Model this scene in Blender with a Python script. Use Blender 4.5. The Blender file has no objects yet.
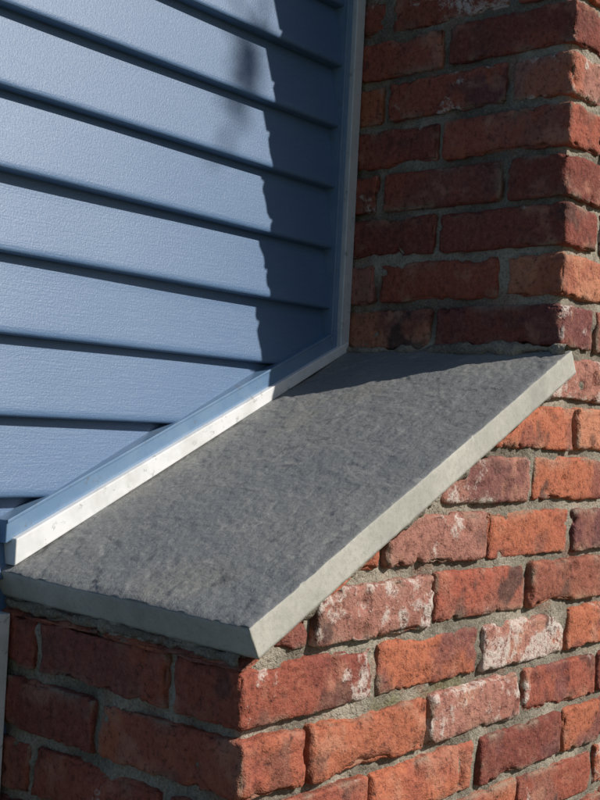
import bpy, math, random
import numpy as np
from mathutils import Matrix, Vector
random.seed(7); RNG=np.random.RandomState(11)

# ------------------------------------------------------------------ dims (metres)
C=0.0677          # brick course
D=0.363           # chimney front face y=-D
L=0.584           # shoulder length
W=0.025           # house wall plane y
M=0.5076          # slab slope (dz/dx)
TH=0.034
TV=TH*math.sqrt(1+M*M)
GZ=-1.6           # ground
ZTOP=1.6
XR=0.95

# ------------------------------------------------------------------ numpy noise
PERM=RNG.rand(64,64,64).astype(np.float32)*2-1
def vn(P,scale,off=0.0):
    Q=np.asarray(P,dtype=np.float64)*scale+off+1000.0
    I=np.floor(Q).astype(np.int64); F=Q-I; F=F*F*(3-2*F)
    r=0
    for a in (0,1):
        wa=F[:,0] if a else 1-F[:,0]
        for b in (0,1):
            wb=F[:,1] if b else 1-F[:,1]
            for c in (0,1):
                wc=F[:,2] if c else 1-F[:,2]
                r=r+wa*wb*wc*PERM[(I[:,0]+a)&63,(I[:,1]+b)&63,(I[:,2]+c)&63]
    return r
def fbm(P,s,o=0.0,n=3):
    r=0;a=1;
    for i in range(n):
        r=r+a*vn(P,s*(2.03**i),o+i*7.3); a*=0.55
    return r
def sm(x,a,b):
    t=np.clip((x-a)/(b-a),0,1); return t*t*(3-2*t)
def lerp(a,b,t): return a+(b-a)*t[:,None]

def make_mesh(name,V,F,mats,smooth=True,midx=None,attrs=None,parent=None):
    me=bpy.data.meshes.new(name)
    me.from_pydata([tuple(v) for v in np.asarray(V).tolist()],[],np.asarray(F).tolist() if not isinstance(F,list) else F)
    for m in mats: me.materials.append(m)
    if smooth: me.polygons.foreach_set('use_smooth',[True]*len(me.polygons))
    if midx is not None: me.polygons.foreach_set('material_index',list(midx))
    if attrs:
        for n,arr in attrs.items():
            a=me.color_attributes.new(name=n,type='FLOAT_COLOR',domain='POINT')
            a.data.foreach_set('color',np.asarray(arr,dtype=np.float32).ravel())
    me.update()
    ob=bpy.data.objects.new(name,me); bpy.context.scene.collection.objects.link(ob)
    if parent: ob.parent=parent
    return ob
def empty(name):
    e=bpy.data.objects.new(name,None); bpy.context.scene.collection.objects.link(e); return e

# ------------------------------------------------------------------ material helpers
class NT:
    def __init__(s,name):
        s.m=bpy.data.materials.new(name); s.m.use_nodes=True; s.t=s.m.node_tree; s.n=s.t.nodes; s.b=s.n['Principled BSDF']
    def add(s,t,**k):
        n=s.n.new(t)
        for a,v in k.items(): setattr(n,a,v)
        return n
    def l(s,a,b): s.t.links.new(a,b)
    def coord(s,scale=(1,1,1)):
        c=s.add('ShaderNodeTexCoord'); mp=s.add('ShaderNodeMapping'); mp.inputs['Scale'].default_value=scale
        s.l(c.outputs['Object'],mp.inputs['Vector']); return mp.outputs['Vector']
    def noise(s,v,scale,detail=4,rough=.6,dist=0):
        n=s.add('ShaderNodeTexNoise'); n.inputs['Scale'].default_value=scale; n.inputs['Detail'].default_value=detail
        n.inputs['Roughness'].default_value=rough; n.inputs['Distortion'].default_value=dist; s.l(v,n.inputs['Vector']); return n.outputs['Fac']
    def ramp(s,f,p0,p1):
        n=s.add('ShaderNodeMapRange'); n.clamp=True
        n.inputs[1].default_value=p0; n.inputs[2].default_value=p1; s.l(f,n.inputs[0]); return n.outputs[0]
    def mix(s,f,a,b,mode='MIX'):
        n=s.add('ShaderNodeMix',data_type='RGBA',blend_type=mode)
        for sock,val in ((n.inputs[0],f),(n.inputs[6],a),(n.inputs[7],b)):
            if hasattr(val,'links'): s.l(val,sock)
            else: sock.default_value=val
        return n.outputs[2]
    def math(s,op,a,b=0.0):
        n=s.add('ShaderNodeMath',operation=op)
        for sock,val in ((n.inputs[0],a),(n.inputs[1],b)):
            if hasattr(val,'links'): s.l(val,sock)
            else: sock.default_value=val
        return n.outputs[0]
    def bump(s,h,strength,dist,prev=None):
        n=s.add('ShaderNodeBump'); n.inputs['Strength'].default_value=strength; n.inputs['Distance'].default_value=dist
        s.l(h,n.inputs['Height'])
        if prev: s.l(prev,n.inputs['Normal'])
        return n.outputs['Normal']
    def fin(s,col,rough,nrm=None,spec=.5):
        for k,v in (('Base Color',col),('Roughness',rough),('Specular IOR Level',spec)):
            if hasattr(v,'links'): s.l(v,s.b.inputs[k])
            else: s.b.inputs[k].default_value=v
        if nrm: s.l(nrm,s.b.inputs['Normal'])
        return s.m

def brick_mat():
    t=NT('old_brick'); v=t.coord()
    at=t.add('ShaderNodeAttribute',attribute_name='bcol'); base=at.outputs['Color']; wa=at.outputs['Alpha']
    n2=t.noise(v,150,3,.8)
    col=t.mix(t.math('MULTIPLY',t.ramp(n2,.52,.78),.35),base,(.44,.25,.17,1))
    col=t.mix(t.math('MULTIPLY',t.ramp(n2,.48,.28),.85),col,(.06,.030,.027,1))
    n4=t.noise(v,46,4,.75)
    col=t.mix(t.math('MULTIPLY',t.ramp(n4,.42,.30),.5),col,(.10,.045,.038,1))
    thr=t.math('ADD',wa,t.math('SUBTRACT',n4,.5))
    msk=t.math('MULTIPLY',t.ramp(thr,.47,.60),t.ramp(n2,.36,.50))
    col=t.mix(t.math('MULTIPLY',msk,.82),col,(.53,.48,.435,1))
    b=t.bump(n4,.9,.005); b=t.bump(n2,.9,.0024,b)
    return t.fin(col,.92,b,.15)
def mortar_mat():
    t=NT('mortar'); v=t.coord()
    at=t.add('ShaderNodeAttribute',attribute_name='mcol'); col=at.outputs['Color']
    n2=t.noise(v,300,2,.7)
    col=t.mix(t.math('MULTIPLY',t.ramp(n2,.5,.68),.6),col,(.10,.08,.06,1))
    col=t.mix(t.math('MULTIPLY',t.ramp(n2,.42,.32),.4),col,(.45,.42,.35,1))
    b=t.bump(t.noise(v,120,3,.8),1.0,.004); b=t.bump(n2,1.0,.0015,b)
    return t.fin(col,.95,b,.15)
def slab_mat():
    t=NT('bluestone'); v=t.coord()
    at=t.add('ShaderNodeAttribute',attribute_name='scol'); col=at.outputs['Color']
    n3=t.noise(v,280,3,.75)
    col=t.mix(t.math('MULTIPLY',t.ramp(n3,.50,.70),.48),col,(.09,.095,.10,1))
    col=t.mix(t.math('MULTIPLY',t.ramp(n3,.44,.30),.38),col,(.35,.355,.345,1))
    b=t.bump(t.noise(v,100,4,.72),.7,.0020); b=t.bump(n3,.6,.0009,b)
    return t.fin(col,.72,b,.35)
def edge_mat():
    t=NT('sawn_stone'); v=t.coord()
    n1=t.noise(v,12,4,.65); col=t.mix(t.ramp(n1,.3,.7),(.32,.318,.285,1),(.47,.46,.41,1))
    n2=t.noise(v,220,3,.7); col=t.mix(t.math('MULTIPLY',t.ramp(n2,.48,.72),.4),col,(.22,.22,.19,1))
    b=t.bump(n2,.5,.001); b=t.bump(n1,.4,.003,b)
    return t.fin(col,.85,b,.25)
def siding_mat():
    t=NT('blue_siding'); v=t.coord()
    vg=t.coord((10,150,150)); g=t.noise(vg,3,4,.65)
    n1=t.noise(v,3,2,.6); col=t.mix(t.ramp(n1,.3,.7),(.070,.138,.256,1),(.090,.160,.280,1))
    col=t.mix(t.math('MULTIPLY',t.ramp(g,.50,.75),.18),col,(.20,.29,.41,1))
    n5=t.noise(v,420,2,.6); col=t.mix(t.math('MULTIPLY',t.ramp(n5,.60,.72),.22),col,(.28,.37,.47,1))
    b=t.bump(g,.32,.0010); b=t.bump(n5,.5,.0007,b)
    return t.fin(col,t.math('ADD',t.math('MULTIPLY',g,.15),.38),b,.45)
def trim_mat(name,c,c2,rough):
    t=NT(name); v=t.coord()
    n1=t.noise(v,25,3,.7); col=t.mix(t.ramp(n1,.42,.75),c,c2)
    n2=t.noise(v,80,3,.75); col=t.mix(t.math('MULTIPLY',t.ramp(n2,.60,.70),.55),col,(.13,.14,.14,1))
    b=t.bump(n1,.2,.001)
    return t.fin(col,rough,b,.5)
MB,MM,MS,ME,MSD=brick_mat(),mortar_mat(),slab_mat(),edge_mat(),siding_mat()
MTB=trim_mat('blue_trim',(.12,.210,.34,1),(.17,.260,.38,1),.34)
MTV=trim_mat('shaded_white_trim',(.52,.56,.59,1),(.42,.46,.49,1),.35)  # white trim for the vertical strip, the stack's shade mixed into its colour
MTW=trim_mat('white_trim',(.72,.73,.74,1),(.54,.55,.54,1),.35)

# ------------------------------------------------------------------ lattice box
def lattice(x0,x1,y0,y1,z0,z1,seg,skip=()):
    n=[max(1,int(math.ceil((b-a)/s))) for a,b,s in ((x0,x1,seg[0]),(y0,y1,seg[1]),(z0,z1,seg[2]))]
    nx,ny,nz=n
    m=np.zeros((nx+1,ny+1,nz+1),bool); m[0]=m[-1]=True; m[:,0]=m[:,-1]=True; m[:,:,0]=m[:,:,-1]=True
    idx=-np.ones(m.shape,int); idx[m]=np.arange(m.sum())
    ii=np.argwhere(m)
    V=np.stack([x0+(x1-x0)*ii[:,0]/nx,y0+(y1-y0)*ii[:,1]/ny,z0+(z1-z0)*ii[:,2]/nz],1)
    F=[];T=[]
    def q(A,flip,tag):
        if tag in skip: return
        a,b,c,d=A[:-1,:-1],A[:-1,1:],A[1:,1:],A[1:,:-1]
        f=np.stack([a,b,c,d],-1).reshape(-1,4)
        if flip: f=f[:,::-1]
        F.append(f);T.append(np.full(len(f),{'-x':0,'+x':1,'-y':2,'+y':3,'-z':4,'+z':5}[tag]))
    q(idx[0],False,'-x');q(idx[-1],True,'+x')
    q(idx[:,0].T,False,'-y');q(idx[:,-1].T,True,'+y')
    q(idx[:,:,0],False,'-z');q(idx[:,:,-1],True,'+z')
    return V,np.concatenate(F),np.concatenate(T)

OR=(.40,.132,.074); RD=(.31,.092,.061); DR=(.21,.064,.050); PK=(.35,.162,.127); PU=(.15,.060,.060); LO=(.45,.190,.115)
PAL=[RD,RD,OR,OR,DR,PK,LO,(.34,.112,.068),(.27,.087,.058)]
BV=[];BF=[];BC=[];nb=0
def brick(x0,x1,y0,y1,k,col=None,white=None,clip=None,hi=True):
    global nb
    j=.5*0.0105
    z0=k*C+j; z1=(k+1)*C-j
    if clip is not None and clip(x1)-.010<z0+.006: return
    s=.0038 if hi else .05
    V,F,T=lattice(x0,x1,y0,y1,z0,z1,(s,s,s))
    c=np.array([(x0+x1)/2,(y0+y1)/2,(z0+z1)/2]); h=np.array([x1-x0,y1-y0,z1-z0])/2
    off=random.random()*500
    q=V-c; r=.0030+random.random()*.0035
    P=q+off; e=0
    if hi:
        inn=np.clip(q,-(h-r),h-r); d=q-inn; ln=np.linalg.norm(d,axis=1,keepdims=True); ln[ln==0]=1
        dn=d/ln; q=inn+r*dn
        ds=np.sort(h-np.abs(V-c),axis=1)
        e=np.exp(-ds[:,1]/.006)
        chip=np.clip(fbm(P,58,3.1)-.22,0,1)*.010*e
        big=np.clip(vn(P,21,8.1)-.38,0,1)*.030*e
        am=random.uniform(.7,2.0)
        disp=.0012*vn(P,14)+am*(.0009*vn(P,38)+.0007*vn(P,90)+.0005*vn(P,190))
        pit=np.clip(vn(P,62,9)-.58,0,1)*.012*am
        q=q+dn*(disp-chip-big-pit)[:,None]
        a=(random.random()-.5)*.018; b=(random.random()-.5)*.012
        qz=q[:,2]+a*(q[:,0]+q[:,1]); q=np.stack([q[:,0]+b*q[:,2],q[:,1]+b*q[:,2],qz],1)
        q+=np.array([(random.random()-.5)*.0045,(random.random()-.5)*.0045,(random.random()-.5)*.003])
    V2=q+c
    if clip is not None:
        lim=clip(V2[:,0])-.010+ .004*vn(V2,30)
        V2[:,2]=np.minimum(V2[:,2],lim)
    if col is None: col=random.choice(PAL)
    f=.85+random.random()*.25
    if white is None: white=random.choice([0,0,.05,.1,.15,.4])
    cc=np.tile(np.array(col)*f,(len(V2),1))
    second=np.array(random.choice([DR,RD,OR,PU,PU,(.25,.105,.08)]))
    cc=lerp(cc,second,sm(fbm(P,random.uniform(8,18),20,4),-.05,.5)*random.uniform(.45,.95))
    cc=lerp(cc,np.array((.48,.25,.17)),sm(fbm(P,26,31,4),.35,.95)*.45)
    cc=lerp(cc,np.array((.065,.045,.042)),sm(fbm(P,20,44,4),.50,.90)*random.uniform(.2,.9))
    cc=lerp(cc,np.array((.27,.225,.17)),(e*sm(fbm(P,28,61,3),.0,.6)*.8) if hi else np.zeros(len(V2)))
    wm=fbm(P,15,77,5)*.28+.10*vn(P,60,3)+white*.85-.04
    if hi: wm=wm+.10*e*(white>.05)
    wm=np.clip(wm,0,1)
    BV.append(V2);BF.append(F+nb);BC.append(np.concatenate([cc,wm[:,None]],1));nb+=len(V2)

SPEC={
(-6,0):(RD,.26),(-6,1):(OR,.12),(-6,2):(PK,.52),(-6,3):(OR,.2),
(-7,0):(RD,.1),(-7,1):(OR,.05),(-7,2):(PK,.54),(-7,3):(RD,.25),(-7,4):(DR,.1),
(-8,0):(RD,.2),(-8,1):(OR,.1),(-8,2):(DR,.1),(-8,3):(OR,.2),
(-9,0):(RD,.2),(-9,1):(OR,.3),(-9,2):(OR,.1),
(-5,1):(PK,.54),(-5,2):(RD,.2),(-5,3):(LO,.1),
(-4,1):(PK,.30),(-4,2):(OR,.12),(-4,3):(PU,.25),
(-3,2):(PK,.36),(-3,3):(OR,.0),(-2,2):(OR,.1),(-2,3):(LO,.25),(-1,3):(PK,.5)}
slabbot=lambda x: M*np.minimum(x,0.0)-TV+np.where(np.asarray(x)>0,5.0,0.0)
J=.0105; BL=.2025; HB=.092; DP=.045
kmin=int(math.floor(GZ/C)); kmax=int(math.ceil(ZTOP/C))
for k in range(kmin,0):
    hi=k>=-12; clip=slabbot
    if k%2==0:
        x=-L; brick(x,x+BL,-D,-D+HB,k,*SPEC.get((k,0),(None,None)),clip=clip,hi=hi); x+=BL+J; i=1
        ys=[(-D+HB+J,-D+HB+J+BL),(-D+HB+2*J+BL,W)]
    else:
        x=-L; brick(x,x+HB,-D,-D+BL,k,*SPEC.get((k,0),(None,None)),clip=clip,hi=hi); x+=HB+J; i=1
        ys=[(-D+BL+J,W)]
    while x<XR:
        x1=min(x+BL,XR)
        brick(x,x1,-D,-D+DP,k,*SPEC.get((k,i),(None,None)),clip=clip,hi=hi and x<.35); x+=BL+J; i+=1
    for a,b in ys: brick(-L,-L+DP,a,b,k,random.choice([RD,DR,RD,DR]),random.choice([.05,.15,.3]),clip=clip,hi=hi)
SSP={(0,1):(LO,.1),(2,0):(DR,.1),(3,1):(RD,.1),(1,1):(RD,.15),(1,2):(PK,.25),(4,0):(RD,.1),(5,1):(RD,.25),(6,0):(DR,.1),(6,1):(RD,.1),(0,0):(DR,.25),(4,1):(DR,.1),(2,1):(DR,.1),(3,2):(RD,.35),(7,1):(RD,.5),(7,0):(RD,.25)}
for k in range(0,kmax):
    hi=k<=8
    if k%2==0:
        brick(0,HB,-D,-D+BL,k,*SSP.get((k,0),(None,None)),hi=hi); x=HB+J
        ys=[(-D+BL+J,W)]
    else:
        brick(0,BL,-D,-D+HB,k,*SSP.get((k,0),(None,None)),hi=hi); x=BL+J
        ys=[(-D+HB+J,-D+HB+J+BL),(-D+HB+2*J+BL,W)]
    for n,(a,b) in enumerate(ys): brick(0,DP,a,b,k,*SSP.get((k,n+1),(random.choice([RD,DR,OR]),random.choice([.05,.2,.3]))),hi=hi)
    while x<XR:
        x1=min(x+BL,XR); brick(x,x1,-D,-D+DP,k,hi=hi and x<.3); x+=BL+J
chim=empty('brick_chimney')
make_mesh('bricks',np.concatenate(BV),np.concatenate(BF),[MB],attrs={'bcol':np.concatenate(BC)},parent=chim)

def mcol(P):
    c=lerp(np.tile(np.array((.17,.15,.12)),(len(P),1)),np.array((.34,.305,.245)),sm(fbm(P,14,5,4),-.8,.8))
    c=lerp(c,np.array((.17,.175,.06)),sm(fbm(P,7,15,4),.5,1.0)*.5*np.where(P[:,1]<-D+.02,1.0,.15))
    c=lerp(c,np.array((.26,.13,.09)),sm(fbm(P,30,25,3),.5,.95)*.5)
    return np.concatenate([c,np.ones((len(P),1))],1)
MV=[];MF=[];nm=0
RC=.0135
def sheet(fn,nu,nv,flip=False):
    global nm
    u,v=np.meshgrid(np.linspace(0,1,nu+1),np.linspace(0,1,nv+1),indexing='ij')
    P=fn(u.ravel(),v.ravel()); idx=np.arange((nu+1)*(nv+1)).reshape(nu+1,nv+1)
    f=np.stack([idx[:-1,:-1],idx[1:,:-1],idx[1:,1:],idx[:-1,1:]],-1).reshape(-1,4)
    if flip: f=f[:,::-1]
    MV.append(P);MF.append(f+nm);nm+=len(P)
def rough(P,ax,dc):
    k=np.exp(-np.maximum(dc,0)/.010)
    rec=.0080*(1-k)+RC*k
    d=(.0045*fbm(P,17,5,2)+.0022*vn(P,70,2)+.0013*vn(P,170,4))*(1-.8*k)
    P=P.copy(); P[:,ax]+=rec-d; return P
zl=-12*C
A1=L-RC+.0137
sheet(lambda u,v: rough(np.stack([-L+RC+u*A1,np.full_like(u,-D),zl+v*(M*(-L+RC+u*A1)-TV+.004-zl)],1),1,u*A1),165,210)
sheet(lambda u,v: rough(np.stack([u*.36+RC,np.full_like(u,-D),zl+v*(.62-zl)],1),1,np.where(zl+v*(.62-zl)>-TV,u*.36,9.0)),95,360)
sheet(lambda u,v: rough(np.stack([np.full_like(u,-L),W-u*(D+W-RC),zl+v*(-L*M-TV+.004+.006*(1-u)-zl)],1),0,(1-u)*(D+W-RC)),100,140)
sheet(lambda u,v: rough(np.stack([np.full_like(u,0.0),W-u*(D+W-RC),-.03+v*(.65)],1),0,(1-u)*(D+W-RC)),100,170)
def core(x0,x1,y0,y1,z0,z1):
    global nm
    V,F,T=lattice(x0,x1,y0,y1,z0,z1,(9,9,9)); MV.append(V);MF.append(F+nm);nm+=len(V)
q=.022
core(-L+q,XR-q,-D+q,W,GZ,-L*M-TV-.03)
core(q,XR-q,-D+q,W,-L*M-TV-.03,ZTOP)
core(-L+.006,XR-.006,-D+.006,W,GZ,zl+.002)
core(.366,XR-.006,-D+.006,W,zl+.002,.618)
core(.006,XR-.006,-D+.006,W,.618,ZTOP)
MVc=np.concatenate(MV)
make_mesh('mortar_joints',MVc,np.concatenate(MF),[MM],attrs={'mcol':mcol(MVc)},parent=chim)
def bead(name,p0,p1,rad,n,seed,rfun=None):
    p0=np.array(p0);p1=np.array(p1); ax=(p1-p0)/np.linalg.norm(p1-p0)
    a=np.cross(ax,[0,0,1]); a/=np.linalg.norm(a); b=np.cross(a,ax)
    m=14; V=[];F=[]
    t=np.linspace(0,1,n+1)
    for i in range(n+1):
        c=p0+(p1-p0)*t[i]; r=rad*(rfun(t[i]) if rfun else 1)
        for k in range(m):
            an=2*math.pi*k/m; V.append(c+r*(a*math.cos(an)+b*math.sin(an)))
    for i in range(n):
        for k in range(m): F.append([i*m+k,i*m+(k+1)%m,(i+1)*m+(k+1)%m,(i+1)*m+k])
    V=np.array(V)
    ctr=np.repeat(p0+(p1-p0)*t[:,None],m,axis=0); d=(V-ctr)
    s=1+.9*fbm(V,35,seed,3)+.3*vn(V,150,seed)
    V=ctr+d*np.clip(s,.15,2.2)[:,None]
    return make_mesh(name,V,F,[MM],attrs={'mcol':mcol(V+np.array([0,1.0,0]))},parent=chim)
bead('mortar_fillet',(-.001,-D-.008,.001),(-.001,W,.001),.008,160,3,lambda t:(1.0 if t<.45 else .6)*(.4+.6*min(1,t*30)))
bead('mortar_bed_front',(-L+.02,-D+.006,(-L+.02)*M-TV-.004),(.0,-D+.006,-TV-.004),.008,240,8)
bead('mortar_bed_side',(-L+.008,-D+.01,-L*M-TV-.003),(-L+.008,W,-L*M-TV+.003),.005,150,12)

# ------------------------------------------------------------------ slab
ct=1/math.sqrt(1+M*M); st=M*ct
lo=-(L+.010)/ct; OV=.012
V,F,T=lattice(lo,.004,-D-OV,W+.0045,-TH,0,(.0021,.0021,.0034))
P=V.copy()
top=V[:,2]>-1e-6
ew=np.minimum.reduce([V[:,0]-lo,V[:,1]-(-D-OV)])
jit=np.stack([vn(V,70,1)+.6*vn(V,150,6),vn(V,70,2)+.6*vn(V,150,7),0*V[:,0]],1)
wx=V+.03*np.stack([vn(V,9,1),vn(V,9,2),0*V[:,0]],1)+.006*jit
def steps(x,n,k=9):
    y=x*n; f=np.floor(y); t=np.clip((y-f)*k,0,1); return (f+t)/n
cle=fbm(wx*np.array([1.2,.8,1]),8,4,3); lay=steps(cle,1.9,9)
# short isolated cleft lips: only where a sparse mask allows
cle2=fbm(wx*np.array([1.3,.8,1]),22,14,3); lay2=(np.clip(cle2*6,-.5,.5))*sm(vn(V,22,33),.15,.5)
hgt=.0012*vn(V,5,6)+.0013*lay+.0011*lay2+.0005*fbm(V,34,9,3)+.00035*vn(V,150,3)+.00025*vn(V,280,5)
fade=np.clip(ew/.012,0,1)
P[:,2]+=np.where(top,hgt*(.35+.65*fade)-.0015*(1-fade)**2-.0005,0)
fr=np.abs(V[:,1]-(-D-OV))<1e-6; le=np.abs(V[:,0]-lo)<1e-6
chipn=np.clip(fbm(V,60,17,3)-.45,0,1)*.006
edge_top=np.exp((V[:,2])/.004)
P[:,1]+=np.where(fr,.0004*vn(V,90,3)+.0006*vn(V,15,3)+chipn*edge_top+.0012*edge_top*.6,0)
P[:,0]+=np.where(le,.0005*vn(V,90,5)+chipn*edge_top+.0012*edge_top*.6,0)
sc_=lerp(np.tile(np.array((.190,.200,.205)),(len(V),1)),np.array((.240,.245,.238)),sm(fbm(V,6,50,4),-.8,.9))
sc_=lerp(sc_,np.array((.28,.258,.22)),sm(fbm(V,8,60,4),.45,1.0)*.3)
sc_=lerp(sc_,np.array((.36,.355,.34)),sm(fbm(wx*np.array([1.3,.8,1]),60,70,3),.65,1.1)*.45)
sc_=lerp(sc_,np.array((.085,.09,.095)),sm(fbm(wx*np.array([1.5,.8,1]),52,80,3),.78,1.05)*.55)
TW=.006
X=P[:,0]*ct-P[:,2]*st; Z=P[:,0]*st+P[:,2]*ct
Z=Z+TW*np.clip((P[:,1]+D)/(D+W),0,1)*np.clip(-X/L,0,1.1)
make_mesh('bluestone_slab',np.stack([X,P[:,1],Z],1),F,[MS,ME],midx=np.where(T==5,0,1),attrs={'scol':np.concatenate([sc_,np.ones((len(V),1))],1)})

# ------------------------------------------------------------------ siding
house=empty('house_wall')
SZ=.3364; SS=.0918; XL=-3.2
prof=[(0.000,.002),(0.0000,.0160),(.0006,.0182),(.0020,.0196),(.0045,.0202),(.010,.0193),(.02,.0170),(.035,.0137),(.05,.0105),(.065,.0073),(.080,.0042),(SS+.002,.0022)]
VV=[];FF=[];n0=0
xs=np.linspace(XL,-.020,80)
k0=int(math.floor((GZ+.25-SZ)/SS)); k1=int(math.ceil((ZTOP-SZ)/SS))
for k in range(k0,k1):
    zb=SZ+k*SS
    for x in xs:
        wv=.0010*math.sin(x*3.1+k*1.7)+.0006*math.sin(x*9.3+k*2.9)
        for (dz,dy) in prof: VV.append((x,W-dy-(wv if dy>.003 else 0),zb+dz+.0005*math.sin(x*2.2+k)))
    m=len(prof)
    for i in range(len(xs)-1):
        for j in range(m-1):
            a=n0+i*m+j; FF.append([a,a+m,a+m+1,a+1])
    n0+=len(xs)*m
make_mesh('lap_siding',VV,FF,[MSD],parent=house)
def bx(name,x0,x1,y0,y1,z0,z1,mat,bev=.0015,parent=house,shear=0.0,shb=None):
    V,F,T=lattice(x0,x1,y0,y1,z0,z1,(9,9,9))
    s_=np.where(V[:,2]<(z0+z1)/2,shear if shb is None else shb,shear)
    V[:,2]+=s_*V[:,0]
    ob=make_mesh(name,V,F,[mat],smooth=False,parent=parent)
    md=ob.modifiers.new('b','BEVEL'); md.width=bev; md.segments=3; md.limit_method='ANGLE'
    return ob
M2=M-.022/L; M2b=M-.0070/L
bx('sheathing',XL,XR+2,W+.005,W+.15,GZ,ZTOP,MTB)
bx('j_channel_vertical',-.036,-.0195,W-.0245,W+.002,-.004,ZTOP,MTB)
bx('trim_strip_vertical',-.0210,-.0005,W-.033,W+.002,.0045,ZTOP,MTV)
bx('j_channel_sloped',-L-.01,-.0125,W-.0255,W+.002,.014,.040,MTB,shear=M2)
bx('channel_lip_sloped',-L-.0095,-.034,W-.0270,W-.024,.0365,.0405,MTB,bev=.0008,shear=M2)
bx('channel_lip_vertical',-.0365,-.0330,W-.0270,W-.0235,.012,ZTOP,MTB,bev=.0008)
bx('trim_strip_sloped',-L-.002,-.003,W-.034,W+.002,.0010,.0160,MTW,shear=M2,shb=M2b)
bx('trim_strip_lower',-L-.018,-L-.001,W-.030,W+.002,GZ,-L*M-TV-.008,MTW)
bx('j_channel_lower',-L-.040,-L-.016,W-.022,W+.002,GZ,-L*M-TV-.008,MTB)

# ------------------------------------------------------------------ ground
t=NT('grass_ground'); v=t.coord(); c=t.mix(t.noise(v,6,4,.7),(.05,.06,.025,1),(.13,.12,.07,1)); GM=t.fin(c,.95,None,.1)
make_mesh('ground',[(-150,-150,GZ),(150,-150,GZ),(150,150,GZ),(-150,150,GZ)],[[0,1,2,3]],[GM],smooth=False)

# ------------------------------------------------------------------ light
E=math.radians(37); az=Vector((.438,-.899)); az.normalize()
S=Vector((az.x*math.cos(E),az.y*math.cos(E),math.sin(E)))
sd=bpy.data.lights.new('sun','SUN'); sd.energy=4.9; sd.angle=math.radians(.53); sd.color=(1,.94,.86)
so=bpy.data.objects.new('sun',sd); bpy.context.scene.collection.objects.link(so); so.rotation_euler=S.to_track_quat('Z','Y').to_euler()
w=bpy.data.worlds.new('World'); bpy.context.scene.world=w; w.use_nodes=True
nt=w.node_tree; sk=nt.nodes.new('ShaderNodeTexSky'); sk.sky_type='NISHITA'; sk.sun_disc=False; sk.sun_elevation=E; sk.sun_rotation=math.atan2(az.x,az.y)
bg=nt.nodes['Background']; bg.inputs['Strength'].default_value=.066; nt.links.new(sk.outputs[0],bg.inputs[0])

# ------------------------------------------------------------------ tree up-sun of the wall (its outer twigs dapple the siding)
tree=empty('garden_tree')
bt=NT('bark'); v=bt.coord((6,6,1.5)); BK=bt.fin(bt.mix(bt.noise(v,8,4,.7),(.06,.045,.03,1),(.16,.12,.09,1)),.9,None,.1)
lt=NT('leaf'); v=lt.coord(); LF=lt.fin(lt.mix(lt.noise(v,4,2,.6),(.035,.07,.02,1),(.07,.12,.035,1)),.6,None,.3)
def tube(pts,rads,m=8):
    V=[];F=[]
    for i,(p,r) in enumerate(zip(pts,rads)):
        dd=(Vector(pts[min(i+1,len(pts)-1)])-Vector(pts[max(i-1,0)])).normalized()
        a=dd.orthogonal().normalized(); b=dd.cross(a)
        for k in range(m):
            an=2*math.pi*k/m; V.append(tuple(Vector(p)+r*(a*math.cos(an)+b*math.sin(an))))
    for i in range(len(pts)-1):
        for k in range(m): F.append([i*m+k,i*m+(k+1)%m,(i+1)*m+(k+1)%m,(i+1)*m+k])
    return V,F
wp=lambda x,z,d: Vector((x,W,z))+S*d
random.seed(21)
cc=wp(-1.1,1.95,6.2)
TV_,TF_=[],[]
def addt(pts,rads):
    V,F=tube(pts,rads); o=len(TV_); TV_.extend(V); TF_.extend([[i+o for i in f] for f in F])
base=Vector((cc.x-.4,cc.y-.5,GZ)); fork=Vector((cc.x-.2,cc.y-.2,cc.z-1.3))
addt([base,base.lerp(fork,.5)+Vector((.08,0,0)),fork,cc],[.16,.13,.10,.05])
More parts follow.
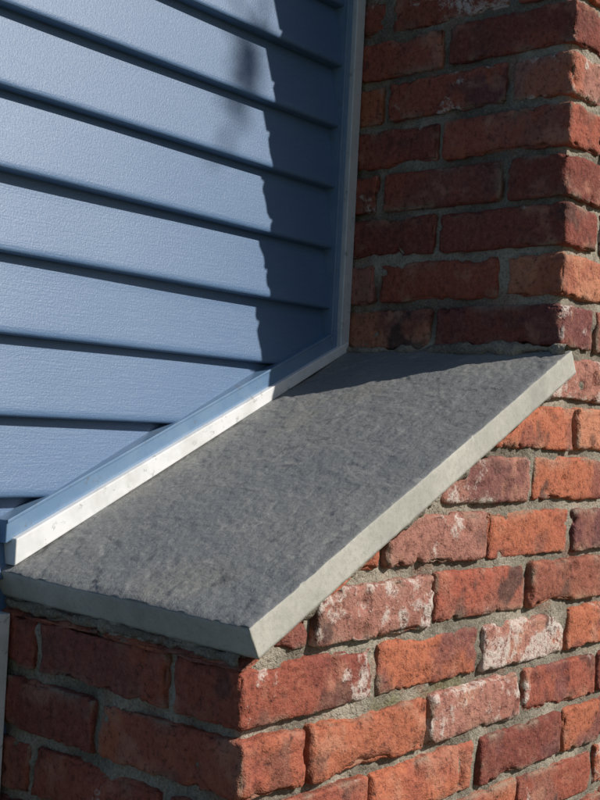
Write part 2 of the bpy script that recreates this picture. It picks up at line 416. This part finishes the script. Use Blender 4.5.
LV=[];LFc=[]
def leaf(p,sz):
    n=Vector((random.gauss(0,1),random.gauss(0,1),random.gauss(0,1))).normalized(); a=n.orthogonal().normalized(); b=n.cross(a); o=len(LV)
    for q_ in (-a*sz*.5,b*sz*.28,a*sz*.55,-b*sz*.28): LV.append(tuple(p+q_))
    LFc.append([o,o+1,o+2,o+3])
for i in range(16):
    d=Vector((random.gauss(0,1),random.gauss(0,1),random.gauss(.1,.7))).normalized(); e_=cc+d*random.uniform(.5,.85)
    addt([fork.lerp(cc,random.random()),(fork+e_)/2+Vector((0,0,.15)),e_],[.04,.025,.008])
    for j in range(160):
        leaf(e_+Vector((random.gauss(0,.2),random.gauss(0,.2),random.gauss(0,.16))),random.uniform(.05,.09))
tip=wp(-.236,.37,4.6)
addt([cc,cc.lerp(tip,.5)+Vector((0,0,.12)),tip],[.03,.014,.004])
for j in range(20): leaf(tip+Vector((random.gauss(0,.010),random.gauss(0,.04),random.gauss(0,.035))),.046)
make_mesh('trunk_and_limbs',TV_,TF_,[BK],parent=tree)
make_mesh('leaves',LV,LFc,[LF],smooth=False,parent=tree)

# ------------------------------------------------------------------ camera
yaw,pit,rol=.70644,.02369,-.05065
fw=Vector((math.cos(yaw)*math.cos(pit),math.sin(yaw)*math.cos(pit),math.sin(pit)))
r=Vector((math.sin(yaw),-math.cos(yaw),0)); u=r.cross(fw)
r2=math.cos(rol)*r-math.sin(rol)*u; u2=math.sin(rol)*r+math.cos(rol)*u
cd=bpy.data.cameras.new('camera'); cd.sensor_fit='VERTICAL'; cd.sensor_height=36; cd.lens=1133.44/800*36; cd.clip_start=.02; cd.clip_end=500
co=bpy.data.objects.new('camera',cd); bpy.context.scene.collection.objects.link(co)
Mx=Matrix((r2,u2,-fw)).transposed().to_4x4(); Mx.translation=Vector((-1.35271,-1.06952,-.11783)); co.matrix_world=Mx
bpy.context.scene.camera=co
sc=bpy.context.scene; sc.view_settings.view_transform='Standard'; sc.view_settings.look='None'; sc.view_settings.exposure=0
